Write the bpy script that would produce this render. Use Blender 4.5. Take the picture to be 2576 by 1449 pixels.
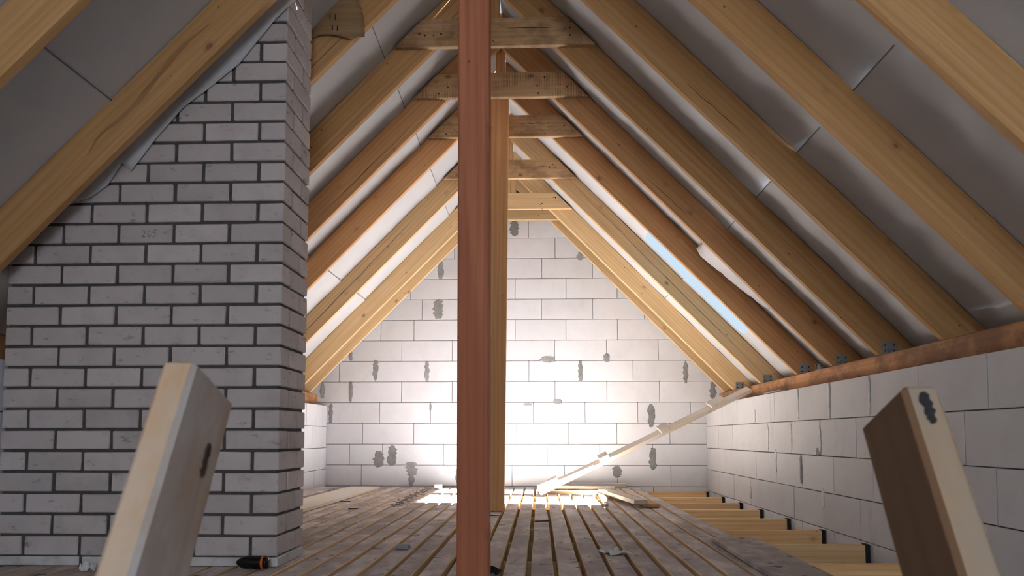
import bpy, bmesh, math, random
from mathutils import Vector, Matrix, noise
for o in list(bpy.data.objects): bpy.data.objects.remove(o)
scene = bpy.context.scene
COL = scene.collection
rnd = random.Random(7)

# ------------------------------------------------------------------ camera
CAM_H = 0.61
cd = bpy.data.cameras.new('camera'); cam = bpy.data.objects.new('camera', cd); COL.objects.link(cam)
cd.sensor_fit = 'HORIZONTAL'; cd.sensor_width = 36.0
cd.lens = 1938.0 / 2576.0 * 36.0
cd.shift_y = (966.0 - 724.5) / 2576.0
cd.clip_start = 0.02
cam.location = (0, 0, CAM_H)
cam.rotation_euler = (math.radians(90 + 3.8965), 0, math.radians(2.0344))
cd.dof.use_dof = True; cd.dof.focus_distance = 5.0; cd.dof.aperture_fstop = 9.0
scene.camera = cam

# ------------------------------------------------------------------ light
w = bpy.data.worlds.new('sky'); scene.world = w; w.use_nodes = True
bg = w.node_tree.nodes['Background']
bg.inputs[0].default_value = (0.66, 0.83, 1.0, 1); bg.inputs[1].default_value = 0.95

SUN_DIR = Vector((-0.86, 0.25, -1.0)).normalized()
sl = bpy.data.lights.new('sun', 'SUN'); so = bpy.data.objects.new('sun', sl); COL.objects.link(so)
sl.energy = 178.0; sl.angle = math.radians(0.6); sl.color = (0.79, 0.905, 1.0)
so.rotation_euler = SUN_DIR.to_track_quat('-Z', 'Y').to_euler(); so.location = (8, 5, 9)

REAR_Y = -2.6                      # gable behind the camera, with a window added for fill light
FILL_WIN = (-0.45, 0.75, 0.75, 2.15)    # x0 x1 z0 z1
def area(name, loc, rot, sx, sy, power, color, portal=False):
    l = bpy.data.lights.new(name, 'AREA'); l.shape = 'RECTANGLE'; l.size = sx; l.size_y = sy
    l.energy = power; l.color = color
    if portal: l.cycles.is_portal = True
    o = bpy.data.objects.new(name, l); COL.objects.link(o); o.location = loc; o.rotation_euler = rot
    return o
area('rear_fill_light', ((FILL_WIN[0]+FILL_WIN[1])/2, REAR_Y-0.05, (FILL_WIN[2]+FILL_WIN[3])/2), (math.radians(90), 0, 0),
     FILL_WIN[1]-FILL_WIN[0], FILL_WIN[3]-FILL_WIN[2], 66, (0.84, 0.91, 1.0))  # unseen area lamp, added to brighten the near side

vs = scene.view_settings
scene.display_settings.display_device = 'sRGB'
vs.view_transform = 'Standard'; vs.look = 'None'; vs.gamma = 1.0; vs.use_curve_mapping = False
vs.exposure = 0.0
scene.cycles.max_bounces = 5; scene.cycles.diffuse_bounces = 4; scene.cycles.glossy_bounces = 2; scene.cycles.transmission_bounces = 2
scene.cycles.adaptive_threshold = 0.03
scene.cycles.sample_clamp_indirect = 20.0

# ------------------------------------------------------------------ materials
def newmat(name):
    m = bpy.data.materials.new(name); m.use_nodes = True
    nt = m.node_tree; b = nt.nodes['Principled BSDF']; b.inputs['Specular IOR Level'].default_value = 0.25
    return m, nt, b
def N(nt, t, **kw):
    n = nt.nodes.new(t)
    for k, v in kw.items():
        if k.startswith('i_'): n.inputs[int(k[2:])].default_value = v
        else: setattr(n, k, v)
    return n
def ramp(nt, stops, interp='LINEAR'):
    n = nt.nodes.new('ShaderNodeValToRGB'); cr = n.color_ramp; cr.interpolation = interp
    while len(cr.elements) < len(stops): cr.elements.new(0.5)
    for e, (p, c) in zip(cr.elements, stops):
        e.position = p; e.color = (c[0], c[1], c[2], 1) if hasattr(c, '__len__') else (c, c, c, 1)
    return n
def mix(nt, fac, a, b, blend='MIX'):
    n = nt.nodes.new('ShaderNodeMix'); n.data_type = 'RGBA'; n.blend_type = blend
    L = nt.links
    for sock, v in ((0, fac), (6, a), (7, b)):
        if hasattr(v, 'is_output') or hasattr(v, 'links'): L.new(v, n.inputs[sock])
        elif sock == 0: n.inputs[0].default_value = v
        else: n.inputs[sock].default_value = (*v, 1)
    return n.outputs[2]
def coords(nt, scale, spread=41.0):
    tc = N(nt, 'ShaderNodeTexCoord'); oi = N(nt, 'ShaderNodeObjectInfo')
    mul = N(nt, 'ShaderNodeMath', operation='MULTIPLY'); mul.inputs[1].default_value = spread
    nt.links.new(oi.outputs['Random'], mul.inputs[0])
    add = N(nt, 'ShaderNodeVectorMath', operation='ADD')
    nt.links.new(tc.outputs['Object'], add.inputs[0]); nt.links.new(mul.outputs[0], add.inputs[1])
    def mp(s):
        m = N(nt, 'ShaderNodeMapping'); m.inputs['Scale'].default_value = s
        nt.links.new(add.outputs[0], m.inputs[0]); return m.outputs[0]
    return mp, oi.outputs['Random']
def bump(nt, bsdf, h, strength=0.3, dist=0.01):
    b = N(nt, 'ShaderNodeBump'); b.inputs['Strength'].default_value = strength; b.inputs['Distance'].default_value = dist
    nt.links.new(h, b.inputs['Height']); nt.links.new(b.outputs[0], bsdf.inputs['Normal'])

def wood(name, light, dark, knot=(0.12, 0.05, 0.025), knots=True, dirt=None, dirt_amt=0.5, var=0.18, heart=0.5, specks=None, saw=False):
    """long axis = local X; grain, heartwood streaks, knots, optional dirt"""
    m, nt, b = newmat(name); L = nt.links
    mp, rn = coords(nt, 1)
    n1 = N(nt, 'ShaderNodeTexNoise'); n1.inputs['Scale'].default_value = 1; n1.inputs['Detail'].default_value = 6; n1.inputs['Distortion'].default_value = 0.4
    L.new(mp((1.2, 38, 38)), n1.inputs[0])
    n2 = N(nt, 'ShaderNodeTexNoise'); n2.inputs['Scale'].default_value = 1; n2.inputs['Detail'].default_value = 2; n2.inputs['Distortion'].default_value = 0.9
    L.new(mp((0.45, 7, 7)), n2.inputs[0])
    r1 = ramp(nt, [(0.2, dark), (0.62, light)]); L.new(n1.outputs[0], r1.inputs[0])
    r2 = ramp(nt, [(0.44, 1.0), (0.56, 0.0)]); L.new(n2.outputs[0], r2.inputs[0])
    hm = N(nt, 'ShaderNodeMath', operation='MULTIPLY'); hm.inputs[1].default_value = heart; L.new(r2.outputs[0], hm.inputs[0])
    col = mix(nt, hm.outputs[0], r1.outputs[0], tuple(0.25*l+0.75*d for l, d in zip(light, dark)))
    # growth rings
    wv = N(nt, 'ShaderNodeTexWave', wave_type='BANDS', bands_direction='Z'); wv.inputs['Scale'].default_value = 9
    wv.inputs['Distortion'].default_value = 6; wv.inputs['Detail'].default_value = 2; wv.inputs['Detail Scale'].default_value = 0.6
    L.new(mp((0.16, 1, 1)), wv.inputs[0])
    wr = ramp(nt, [(0.0, 0.86), (0.5, 1.0)]); L.new(wv.outputs[0], wr.inputs[0])
    col = mix(nt, 0.7, col, wr.outputs[0], 'MULTIPLY')
    if knots:
        v = N(nt, 'ShaderNodeTexVoronoi'); v.inputs['Scale'].default_value = 4.6
        L.new(mp((0.75, 0.08, 1.1)), v.inputs[0])
        kr = ramp(nt, [(0.0, 0.75), (0.035, 0.55), (0.05, 0.7), (0.075, 0.22), (0.15, 0.0)]); L.new(v.outputs['Distance'], kr.inputs[0])
        col = mix(nt, kr.outputs[0], col, knot)
        v2 = N(nt, 'ShaderNodeTexVoronoi'); v2.inputs['Scale'].default_value = 10
        L.new(mp((0.8, 0.06, 1.0)), v2.inputs[0])
        kr2 = ramp(nt, [(0.0, 0.8), (0.045, 0.65), (0.065, 0.0)]); L.new(v2.outputs['Distance'], kr2.inputs[0])
        col = mix(nt, kr2.outputs[0], col, knot)
    if dirt:
        nd = N(nt, 'ShaderNodeTexNoise'); nd.inputs['Scale'].default_value = 1; nd.inputs['Detail'].default_value = 7; nd.inputs['Roughness'].default_value = 0.65
        L.new(mp((3.0, 5, 5)), nd.inputs[0])
        dr = ramp(nt, [(0.5-0.35*dirt_amt, 0.0), (0.62-0.2*dirt_amt, 1.0)]); L.new(nd.outputs[0], dr.inputs[0])
        dm = N(nt, 'ShaderNodeMath', operation='MULTIPLY'); dm.inputs[1].default_value = min(1, 0.55+0.45*dirt_amt); L.new(dr.outputs[0], dm.inputs[0])
        col = mix(nt, dm.outputs[0], col, dirt)
    if saw:
        ws = N(nt, 'ShaderNodeTexWave', wave_type='BANDS', bands_direction='X'); ws.inputs['Scale'].default_value = 26; ws.inputs['Distortion'].default_value = 1.5
        L.new(mp((1, 1, 1)), ws.inputs[0])
        wn = N(nt, 'ShaderNodeTexNoise'); wn.inputs['Scale'].default_value = 7; wn.inputs['Detail'].default_value = 5; L.new(mp((0.6, 1, 2)), wn.inputs[0])
        wr2 = ramp(nt, [(0.6, 0.0), (0.95, 0.9)]); L.new(ws.outputs[0], wr2.inputs[0])
        wr3 = ramp(nt, [(0.42, 0.0), (0.62, 1.0)]); L.new(wn.outputs[0], wr3.inputs[0])
        wm = N(nt, 'ShaderNodeMath', operation='MULTIPLY'); L.new(wr2.outputs[0], wm.inputs[0]); L.new(wr3.outputs[0], wm.inputs[1])
        col = mix(nt, wm.outputs[0], col, (0.13, 0.07, 0.035))
    if specks:
        for sc2, lo, hi, am2 in ((11.0, 0.62, 0.68, 0.85), (34.0, 0.66, 0.72, 0.8), (2.4, 0.54, 0.78, 0.35)):
            ns = N(nt, 'ShaderNodeTexNoise'); ns.inputs['Scale'].default_value = sc2; ns.inputs['Detail'].default_value = 4; ns.inputs['Roughness'].default_value = 0.6
            L.new(mp((1, 1, 1)), ns.inputs[0])
            sr = ramp(nt, [(lo, 0.0), (hi, am2)]); L.new(ns.outputs[0], sr.inputs[0])
            col = mix(nt, sr.outputs[0], col, specks)
    hv = N(nt, 'ShaderNodeHueSaturation')
    vm = N(nt, 'ShaderNodeMapRange'); vm.inputs[3].default_value = 1-var; vm.inputs[4].default_value = 1+var*0.6
    L.new(rn, vm.inputs[0]); L.new(vm.outputs[0], hv.inputs['Value']); L.new(col, hv.inputs['Color'])
    L.new(hv.outputs[0], b.inputs['Base Color'])
    b.inputs['Roughness'].default_value = 0.72
    return m

def speckle(name, base, spots, spot_amt, scale=6.0, var=0.08, rough=0.9, fine=160.0, streak=None, streak_scale=(2.2, 9, 9), bstr=0.25, bd=0.003, streak_amt=0.5):
    """mineral surfaces: soft blotches, fine pores, optional stains"""
    m, nt, b = newmat(name); L = nt.links
    mp, rn = coords(nt, 1)
    n1 = N(nt, 'ShaderNodeTexNoise'); n1.inputs['Scale'].default_value = scale; n1.inputs['Detail'].default_value = 6; n1.inputs['Roughness'].default_value = 0.6
    L.new(mp((1, 1, 1)), n1.inputs[0])
    r1 = ramp(nt, [(0.48, 0.0), (0.75, 1.0)]); L.new(n1.outputs[0], r1.inputs[0])
    am = N(nt, 'ShaderNodeMath', operation='MULTIPLY'); am.inputs[1].default_value = spot_amt; L.new(r1.outputs[0], am.inputs[0])
    col = mix(nt, am.outputs[0], base, spots)
    if streak:
        n3 = N(nt, 'ShaderNodeTexNoise'); n3.inputs['Scale'].default_value = 1; n3.inputs['Detail'].default_value = 4; n3.inputs['Roughness'].default_value = 0.7
        L.new(mp(streak_scale), n3.inputs[0])
        r3 = ramp(nt, [(0.60, 0.0), (0.72, 1.0)]); L.new(n3.outputs[0], r3.inputs[0])
        sm = N(nt, 'ShaderNodeMath', operation='MULTIPLY'); sm.inputs[1].default_value = streak_amt; L.new(r3.outputs[0], sm.inputs[0])
        col = mix(nt, sm.outputs[0], col, streak)
    nf = N(nt, 'ShaderNodeTexNoise'); nf.inputs['Scale'].default_value = fine; nf.inputs['Detail'].default_value = 2
    L.new(mp((1, 1, 1)), nf.inputs[0])
    hv = N(nt, 'ShaderNodeHueSaturation')
    vm = N(nt, 'ShaderNodeMapRange'); vm.inputs[3].default_value = 1-var; vm.inputs[4].default_value = 1+var*0.5
    L.new(rn, vm.inputs[0]); L.new(vm.outputs[0], hv.inputs['Value']); L.new(col, hv.inputs['Color'])
    L.new(hv.outputs[0], b.inputs['Base Color']); b.inputs['Roughness'].default_value = rough
    bump(nt, b, nf.outputs[0], bstr, bd)
    return m

M = {}
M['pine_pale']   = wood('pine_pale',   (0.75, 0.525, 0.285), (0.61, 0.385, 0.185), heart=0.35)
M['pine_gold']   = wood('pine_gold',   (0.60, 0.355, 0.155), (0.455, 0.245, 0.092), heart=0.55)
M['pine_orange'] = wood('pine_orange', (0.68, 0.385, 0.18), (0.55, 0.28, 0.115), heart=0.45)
M['pine_orange_lit']  = wood('pine_orange_lit',  (0.80, 0.47, 0.225), (0.66, 0.34, 0.14), heart=0.45, var=0.08)  # lighter copy of the orange pine, stronger light put into the colour
M['pine_dusty']  = wood('pine_dusty',  (0.74, 0.62, 0.47), (0.60, 0.47, 0.32), dirt=(0.62, 0.57, 0.53), dirt_amt=0.4, heart=0.3)
M['pine_red']    = wood('pine_red',    (0.49, 0.185, 0.095), (0.33, 0.105, 0.052), knot=(0.07, 0.022, 0.014), heart=0.75, var=0.0)
M['pine_tie']    = wood('pine_tie',    (0.68, 0.46, 0.26), (0.50, 0.31, 0.15), knot=(0.07, 0.035, 0.02), dirt=(0.20, 0.105, 0.05), dirt_amt=0.25)
M['pine_sawn']   = wood('pine_sawn',   (0.66, 0.44, 0.25), (0.48, 0.29, 0.14), knot=(0.07, 0.035, 0.02), saw=True)
M['streak']      = wood('heartwood',   (0.45, 0.24, 0.10), (0.37, 0.18, 0.072), knots=False, heart=0.2)
M['pine_plate']  = wood('pine_plate',  (0.66, 0.33, 0.14), (0.48, 0.21, 0.08), dirt=(0.13, 0.06, 0.03), dirt_amt=0.25)
M['pine_joist']  = wood('pine_joist',  (0.84, 0.56, 0.29), (0.70, 0.40, 0.17), heart=0.6)
M['deck_edge']   = wood('deck_edge',   (0.80, 0.57, 0.34), (0.66, 0.43, 0.22))
M['deck_top']    = wood('deck_top',    (0.74, 0.66, 0.615), (0.60, 0.515, 0.47), dirt=(0.34, 0.28, 0.255), dirt_amt=0.34, knots=False, var=0.2, specks=(0.115, 0.095, 0.088))
M['deck_top'].node_tree.nodes['Principled BSDF'].inputs['Roughness'].default_value = 0.8; M['deck_top'].node_tree.nodes['Principled BSDF'].inputs['Specular IOR Level'].default_value = 0.15
M['rail_wood']   = wood('rail_wood',   (0.60, 0.37, 0.185), (0.44, 0.25, 0.11), dirt=(0.48, 0.40, 0.33), dirt_amt=0.30, knots=False)
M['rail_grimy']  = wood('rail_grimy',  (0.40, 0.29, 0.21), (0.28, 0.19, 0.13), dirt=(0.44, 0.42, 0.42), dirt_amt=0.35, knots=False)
M['rail_shaded_inner']  = wood('rail_shaded_inner',  (0.17, 0.095, 0.05), (0.11, 0.06, 0.03), knots=False)  # inner face of the right rail, its shade painted into the brown
M['rail_shaded_front']    = wood('rail_shaded_front',    (0.30, 0.215, 0.135), (0.20, 0.135, 0.08), dirt=(0.22, 0.18, 0.15), dirt_amt=0.4, knots=False)  # darker copy of the rail wood, shade put into the right rail's front
M['bark']        = wood('bark',        (0.36, 0.235, 0.12), (0.25, 0.15, 0.075), knots=False)
M['block']    = speckle('aerated_block', (0.74, 0.735, 0.765), (0.62, 0.615, 0.645), 0.55, 3.5, var=0.06, streak=(0.42, 0.39, 0.40), streak_scale=(9, 9, 2.0), streak_amt=0.12)
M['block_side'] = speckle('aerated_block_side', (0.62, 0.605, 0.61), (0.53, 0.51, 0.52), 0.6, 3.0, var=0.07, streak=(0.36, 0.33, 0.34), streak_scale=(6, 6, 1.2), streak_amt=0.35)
M['joint']    = speckle('joint_mortar', (0.075, 0.072, 0.072), (0.14, 0.14, 0.14), 0.5, 20)
M['patch']    = speckle('grey_patch_mortar', (0.33, 0.325, 0.325), (0.17, 0.165, 0.17), 0.7, 14, var=0.25, bstr=0.6, bd=0.006)
M['brick']    = speckle('silicate_brick', (0.58, 0.525, 0.51), (0.44, 0.39, 0.385), 0.7, 7, var=0.12, streak=(0.13, 0.105, 0.10), streak_scale=(14, 14, 30), streak_amt=0.6, fine=220, bstr=0.3)
M['brick_mortar'] = speckle('brick_mortar', (0.105, 0.095, 0.09), (0.065, 0.06, 0.06), 0.8, 30, fine=300, bstr=0.8, bd=0.006)
M['base_block'] = speckle('pale_base_block', (0.66, 0.65, 0.64), (0.36, 0.34, 0.33), 0.7, 9)
M['membrane'] = speckle('roof_membrane', (0.56, 0.56, 0.575), (0.49, 0.49, 0.505), 0.4, 2.0, var=0.0, rough=0.75, fine=400, bstr=0.1)
M['lap_shade']     = speckle('lap_shadow', (0.19, 0.19, 0.195), (0.25, 0.25, 0.25), 0.5, 20)
M['steel']    = speckle('galvanised_steel', (0.30, 0.32, 0.33), (0.20, 0.21, 0.22), 0.5, 40)
M['steel'].node_tree.nodes['Principled BSDF'].inputs['Metallic'].default_value = 0.5
M['steel'].node_tree.nodes['Principled BSDF'].inputs['Roughness'].default_value = 0.5
M['black']    = speckle('black_felt', (0.022, 0.022, 0.024), (0.04, 0.04, 0.04), 0.5, 20)
M['hole']     = speckle('dark_hole', (0.05, 0.03, 0.02), (0.03, 0.02, 0.015), 0.5, 20)
M['slate']    = speckle('grey_slate', (0.33, 0.335, 0.36), (0.24, 0.24, 0.25), 0.5, 12)
M['paper']    = speckle('pale_paper', (0.66, 0.66, 0.63), (0.5, 0.5, 0.48), 0.5, 10)
M['pencil']   = speckle('pencil', (0.13, 0.12, 0.13), (0.2, 0.2, 0.2), 0.5, 30)
M['cap']      = speckle('orange_cap', (0.62, 0.13, 0.03), (0.5, 0.1, 0.02), 0.5, 10)
M['chips']    = speckle('bark_chips', (0.20, 0.15, 0.15), (0.36, 0.30, 0.28), 0.7, 60)
M['foil']     = speckle('clear_foil', (0.56, 0.555, 0.58), (0.42, 0.42, 0.44), 0.5, 6, rough=0.35)
m, nt, b = newmat('bottle_plastic'); b.inputs['Base Color'].default_value = (0.012, 0.010, 0.010, 1); b.inputs['Roughness'].default_value = 0.12; M['bottle'] = m
M['plain'] = speckle('plain_plaster', (0.78, 0.76, 0.73), (0.5, 0.49, 0.48), 0.5, 3)

# ------------------------------------------------------------------ helpers
def link(o, parent=None):
    COL.objects.link(o)
    if parent: o.parent = parent
    return o
def empty(name, loc=(0, 0, 0)):
    o = bpy.data.objects.new(name, None); o.empty_display_size = 0.1; o.location = loc; COL.objects.link(o); return o
def tag(o, label=None, cat=None, group=None, kind=None):
    if label: o['label'] = label
    if cat: o['category'] = cat
    if group: o['group'] = group
    if kind: o['kind'] = kind
    return o
def mesh(name, verts, faces, mats, smooth=False):
    me = bpy.data.meshes.new(name); me.from_pydata([tuple(v) for v in verts], [], faces)
    for m_ in (mats if isinstance(mats, (list, tuple)) else [mats]): me.materials.append(m_)
    if smooth: me.polygons.foreach_set('use_smooth', [True]*len(me.polygons))
    me.update(); return me
def cbox_data(x0, x1, y0, y1, z0, z1, c=0.003, jit=0.0, r=rnd):
    """box with chamfered edges: 24 verts, 26 faces"""
    X, Y, Z = (x0, x1), (y0, y1), (z0, z1); v = []; idx = {}
    for i in (0, 1):
        for j in (0, 1):
            for k in (0, 1):
                jx, jy, jz = (r.uniform(-jit, jit) for _ in range(3))
                sx, sy, sz = (1, -1)[i], (1, -1)[j], (1, -1)[k]
                for a in range(3):
                    p = [X[i]+jx, Y[j]+jy, Z[k]+jz]
                    for q, s in ((0, sx), (1, sy), (2, sz)):
                        if q != a: p[q] += s*c
                    idx[(i, j, k, a)] = len(v); v.append(p)
    f = []
    I = lambda i, j, k, a: idx[(i, j, k, a)]
    for s in (0, 1):
        q = [I(s,0,0,0), I(s,1,0,0), I(s,1,1,0), I(s,0,1,0)]; f.append(q if s else q[::-1])
        q = [I(0,s,0,1), I(0,s,1,1), I(1,s,1,1), I(1,s,0,1)]; f.append(q if s else q[::-1])
        q = [I(0,0,s,2), I(1,0,s,2), I(1,1,s,2), I(0,1,s,2)]; f.append(q if s else q[::-1])
    for s in (0, 1):
        for t in (0, 1):
            f.append([I(s,t,0,0), I(s,t,1,0), I(s,t,1,1), I(s,t,0,1)])
            f.append([I(s,0,t,0), I(s,1,t,0), I(s,1,t,2), I(s,0,t,2)])
            f.append([I(0,s,t,1), I(1,s,t,1), I(1,s,t,2), I(0,s,t,2)])
    for i in (0, 1):
        for j in (0, 1):
            for k in (0, 1): f.append([I(i,j,k,0), I(i,j,k,1), I(i,j,k,2)])
    return v, f
def fixn(me):
    bm = bmesh.new(); bm.from_mesh(me); bmesh.ops.recalc_face_normals(bm, faces=bm.faces); bm.to_mesh(me); bm.free(); return me
def cbox(name, x0, x1, y0, y1, z0, z1, mat, parent=None, c=0.003, jit=0.0):
    v, f = cbox_data(x0, x1, y0, y1, z0, z1, c, jit)
    me = fixn(mesh(name, v, f, mat)); return link(bpy.data.objects.new(name, me), parent)
def beam(name, p0, p1, width, depth, mat, up=(0, 0, 1), parent=None, c=0.004, jit=0.0):
    """chamfered board from p0 to p1 (centre line); local X along it, local Y = width, local Z = depth"""
    p0, p1 = Vector(p0), Vector(p1); d = p1-p0; Ln = d.length; x = d.normalized()
    up = Vector(up); y = up.cross(x).normalized(); z = x.cross(y)
    v, f = cbox_data(-Ln/2, Ln/2, -width/2, width/2, -depth/2, depth/2, c, jit)
    o = link(bpy.data.objects.new(name, fixn(mesh(name, v, f, mat))), None)
    mt = Matrix((x, y, z)).transposed().to_4x4(); mt.translation = (p0+p1)/2
    if parent: o.parent = parent; mt = Matrix.Translation(parent.location).inverted() @ mt
    o.matrix_local = mt
    return o
def prism_obj(name, poly, t, mat, M4, parent=None, bev=0.004):
    """polygon in local XZ extruded over local Y 0..t"""
    bm = bmesh.new()
    a = [bm.verts.new((p[0], 0, p[1])) for p in poly]; b_ = [bm.verts.new((p[0], t, p[1])) for p in poly]
    bm.faces.new(a); bm.faces.new(b_[::-1]); n = len(poly)
    for i in range(n): bm.faces.new((a[i], b_[i], b_[(i+1) % n], a[(i+1) % n]))
    bmesh.ops.recalc_face_normals(bm, faces=bm.faces)
    if bev: bmesh.ops.bevel(bm, geom=list(bm.edges), offset=bev, segments=1, profile=0.5, affect='EDGES')
    me = bpy.data.meshes.new(name); bm.to_mesh(me); bm.free(); me.materials.append(mat)
    o = link(bpy.data.objects.new(name, me), parent); o.matrix_local = M4; return o
def clip(poly, a, b, c):
    """keep a*x+b*z<=c"""
    out = []; n = len(poly)
    for i in range(n):
        p, q = poly[i], poly[(i+1) % n]; dp = a*p[0]+b*p[1]-c; dq = a*q[0]+b*q[1]-c
        if dp <= 0: out.append(p)
        if dp*dq < 0:
            t = dp/(dp-dq); out.append((p[0]+t*(q[0]-p[0]), p[1]+t*(q[1]-p[1])))
    return out

# ------------------------------------------------------------------ main dimensions
RX, ZU, K, TV = -0.29, 3.60, 1.01, 0.275      # ridge x, underside height at ridge, slope, vertical rafter depth
XR, XL, YG = 2.0, -2.59, 9.316                # inner faces of side walls and of the far gable
WALL_TOP = 0.985
zu = lambda x: ZU - K*abs(x-RX)
zm = lambda x: ZU + TV - K*abs(x-RX)
ANG = math.atan(K)
RAF = [2.65, 3.40, 4.16, 4.95, 5.72, 6.50, 7.57, 8.62, 9.05]   # front faces
RT = 0.05

# ------------------------------------------------------------------ far gable of aerated blocks
wall_back = tag(empty('wall_back', (0, YG, 0)), 'far gable wall of pale aerated concrete blocks', kind='structure')
def x_at_gable(px): return (px-1357.0)/1938.0*YG*0.998
gz = [0.012-0.2525] + [0.012+0.2525*k for k in range(15)]
rows = {0: [907,1035,1164,1288,1420,1552,1684], 1: [876,960,985,1115,1245,1376,1508,1640], 2: [909,1039,1170,1300,1430,1551,1683],
        3: [952,1081.6,1212,1342,1472,1604,1735], 4: [876,1007,1136,1266,1396.5,1527,1658.6], 5: [847,940.6,1071.7,1201,1331,1461,1593,1724],
        6: [875,1007,1136,1266,1396,1527,1657], 7: [952.6,1037.6,1166,1296,1425,1555,1685], 8: [1058,1188,1232,1363,1493,1622.6],
        9: [1028,1160,1296,1425.7,1555], 10: [1106,1235,1364,1493], 11: [1140,1268,1398], 12: [1205,1330], 13: [1260], 14: []}
rows[-1] = rows[1]
for r in range(-1, 14):
    z0, z1 = 0.012+0.2525*r, 0.012+0.2525*(r+1)
    xs = [XL-0.25] + [x_at_gable(p) for p in rows[r]] + [XR+0.25]
    for a, b_ in zip(xs[:-1], xs[1:]):
        g = 0.0026
        poly = [(a+g, z0+g), (b_-g, z0+g), (b_-g, z1-g), (a+g, z1-g)]
        poly = clip(poly, K, 1, ZU+TV-0.012+K*RX); poly = clip(poly, -K, 1, ZU+TV-0.012-K*RX)
        if len(poly) < 3 or max(p[0] for p in poly)-min(p[0] for p in poly) < 0.02: continue
        cx_, cz_ = sum(p[0] for p in poly)/len(poly), sum(p[1] for p in poly)/len(poly)
        prism_obj('block', [(p[0]-cx_, p[1]-cz_) for p in poly], 0.25, M['block'],
                  Matrix.Translation((cx_, rnd.uniform(-0.0015, 0.0015), cz_)), wall_back, bev=0.003)
bp = [(XL-0.25, -0.25), (XR+0.25, -0.25), (XR+0.25, 4), (XL-0.25, 4)]
bp = clip(bp, K, 1, ZU+TV-0.02+K*RX); bp = clip(bp, -K, 1, ZU+TV-0.02-K*RX)
prism_obj('joint_mortar', bp, 0.21, M['joint'], Matrix.Translation((0, 0.010, 0)), wall_back, bev=0)

def blob_mesh(name, wd, ht, mat, th=0.006, seed=0, n=36, rough=0.42):
    """irregular flat smear in local XZ, raised th towards -Y"""
    rr = random.Random(seed); pts = []
    for i in range(n):
        a = 2*math.pi*i/n; ca, sa = math.cos(a), math.sin(a)
        k = 1+rr.uniform(-rough, rough*0.6)
        sx = math.copysign(abs(ca)**0.7, ca)*wd/2*k; sz = math.copysign(abs(sa)**0.8, sa)*ht/2*(1+rr.uniform(-0.06, 0.05))
        pts.append((sx, sz))
    v = [(x, 0.002, z) for x, z in pts] + [(x*0.86, -th, z*0.95) for x, z in pts] + [(0, -th*1.4, 0)]
    f = [[i, (i+1) % n, n+(i+1) % n, n+i] for i in range(n)] + [[n+i, n+(i+1) % n, 2*n] for i in range(n)]
    return fixn(mesh(name, v, f, mat))
# mortar smears over the joints: px x, px y, width px, height px
for i, (px, py, pw, ph) in enumerate([(1294,577,20,38),(1462,648,16,22),(1105,682,13,48),(1100,780,24,50),(876,897,9,24),(940,933,13,53),
        (1072,936,11,54),(1461,936,12,54),(1724,941,11,56),(1791,986,15,44),(877,986,9,52),(805,984,11,40),(827,1041,11,52),(1379,908,34,16),(1527,904,15,22),
        (1636,1047,16,60),(1404,1012,20,12),(1328,1019,24,6),(1640,1154,18,56),(1551,1186,22,30),(950,1155,24,42),(985,1146,22,52),(1034,1180,26,36),(1034,1208,14,34),(1150,1196,8,36),(1081,1025,6,18)]):
    me = blob_mesh('mortar_patch', pw/208*1.15, ph/208, M['patch'], 0.004, seed=i)
    o = link(bpy.data.objects.new('mortar_patch', me), wall_back)
    o.location = (x_at_gable(px), -0.001, CAM_H + (1098-py)/1938*YG*1.018 if py < 1098 else CAM_H + (1098-py)/1938*YG)
# combed scratch marks
sc_ = empty('trowel_marks', (x_at_gable(1425), -0.002, CAM_H+(1098-795)/1938*YG*1.01)); sc_.parent = wall_back
for i in range(7):
    a = Vector((-0.05+i*0.013, 0, 0.045-0.012*i)); b_ = a+Vector((0.075, 0, -0.10))
    b_.z = max(b_.z, -0.06)
    beam('scratch', tuple(a), tuple(b_), 0.005, 0.003, M['joint'], up=(0, 1, 0), parent=sc_, c=0.001)
for o in sc_.children: o.matrix_local = Matrix.Translation(sc_.location) @ o.matrix_local

# ------------------------------------------------------------------ side walls
def side_wall(name, x, sgn, mat, bases, label):
    wl = tag(empty(name, (x, 0, 0)), label, kind='structure')
    zs = [-0.292, -0.037, 0.218, 0.473, 0.730, WALL_TOP]
    cache = {}
    for r in range(5):
        y = bases[r] - 0.625*20
        while y+0.625 < REAR_Y: y += 0.625
        while y < YG-0.02:
            y0, y1 = max(y, REAR_Y), min(y+0.625, YG-0.004)
            if y1-y0 > 0.03:
                g = 0.0028
                key = (r, round(y1-y0, 3), rnd.randint(0, 1))
                if key not in cache:
                    hl = (y1-y0)/2-g
                    v, f = cbox_data(-hl, hl, 0, 0.28, zs[r]+g, zs[r+1]-g, 0.003, 0.001)
                    cache[key] = fixn(mesh('block', v, f, mat))
                o = link(bpy.data.objects.new('block', cache[key]), wl)
                # local Y of the block points out of the room
                o.matrix_local = Matrix.Translation((rnd.uniform(-0.0025, 0.0025), (y0+y1)/2, 0)) @ Matrix.Rotation(math.radians(-90*sgn), 4, 'Z')
            y += 0.625
    v, f = cbox_data(0.012*sgn, 0.25*sgn, REAR_Y, YG, zs[0]+0.01, WALL_TOP-0.01, 0.001)
    link(bpy.data.objects.new('joint_mortar', fixn(mesh('joint_mortar', v, f, M['joint']))), wl)
    return wl
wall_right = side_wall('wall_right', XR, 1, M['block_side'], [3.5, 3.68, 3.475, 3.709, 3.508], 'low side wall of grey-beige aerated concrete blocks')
wall_left = side_wall('wall_left', XL, -1, M['block'], [3.6, 3.82, 4.05, 3.72, 4.12], 'low white block wall behind the brick chimney')
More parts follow.
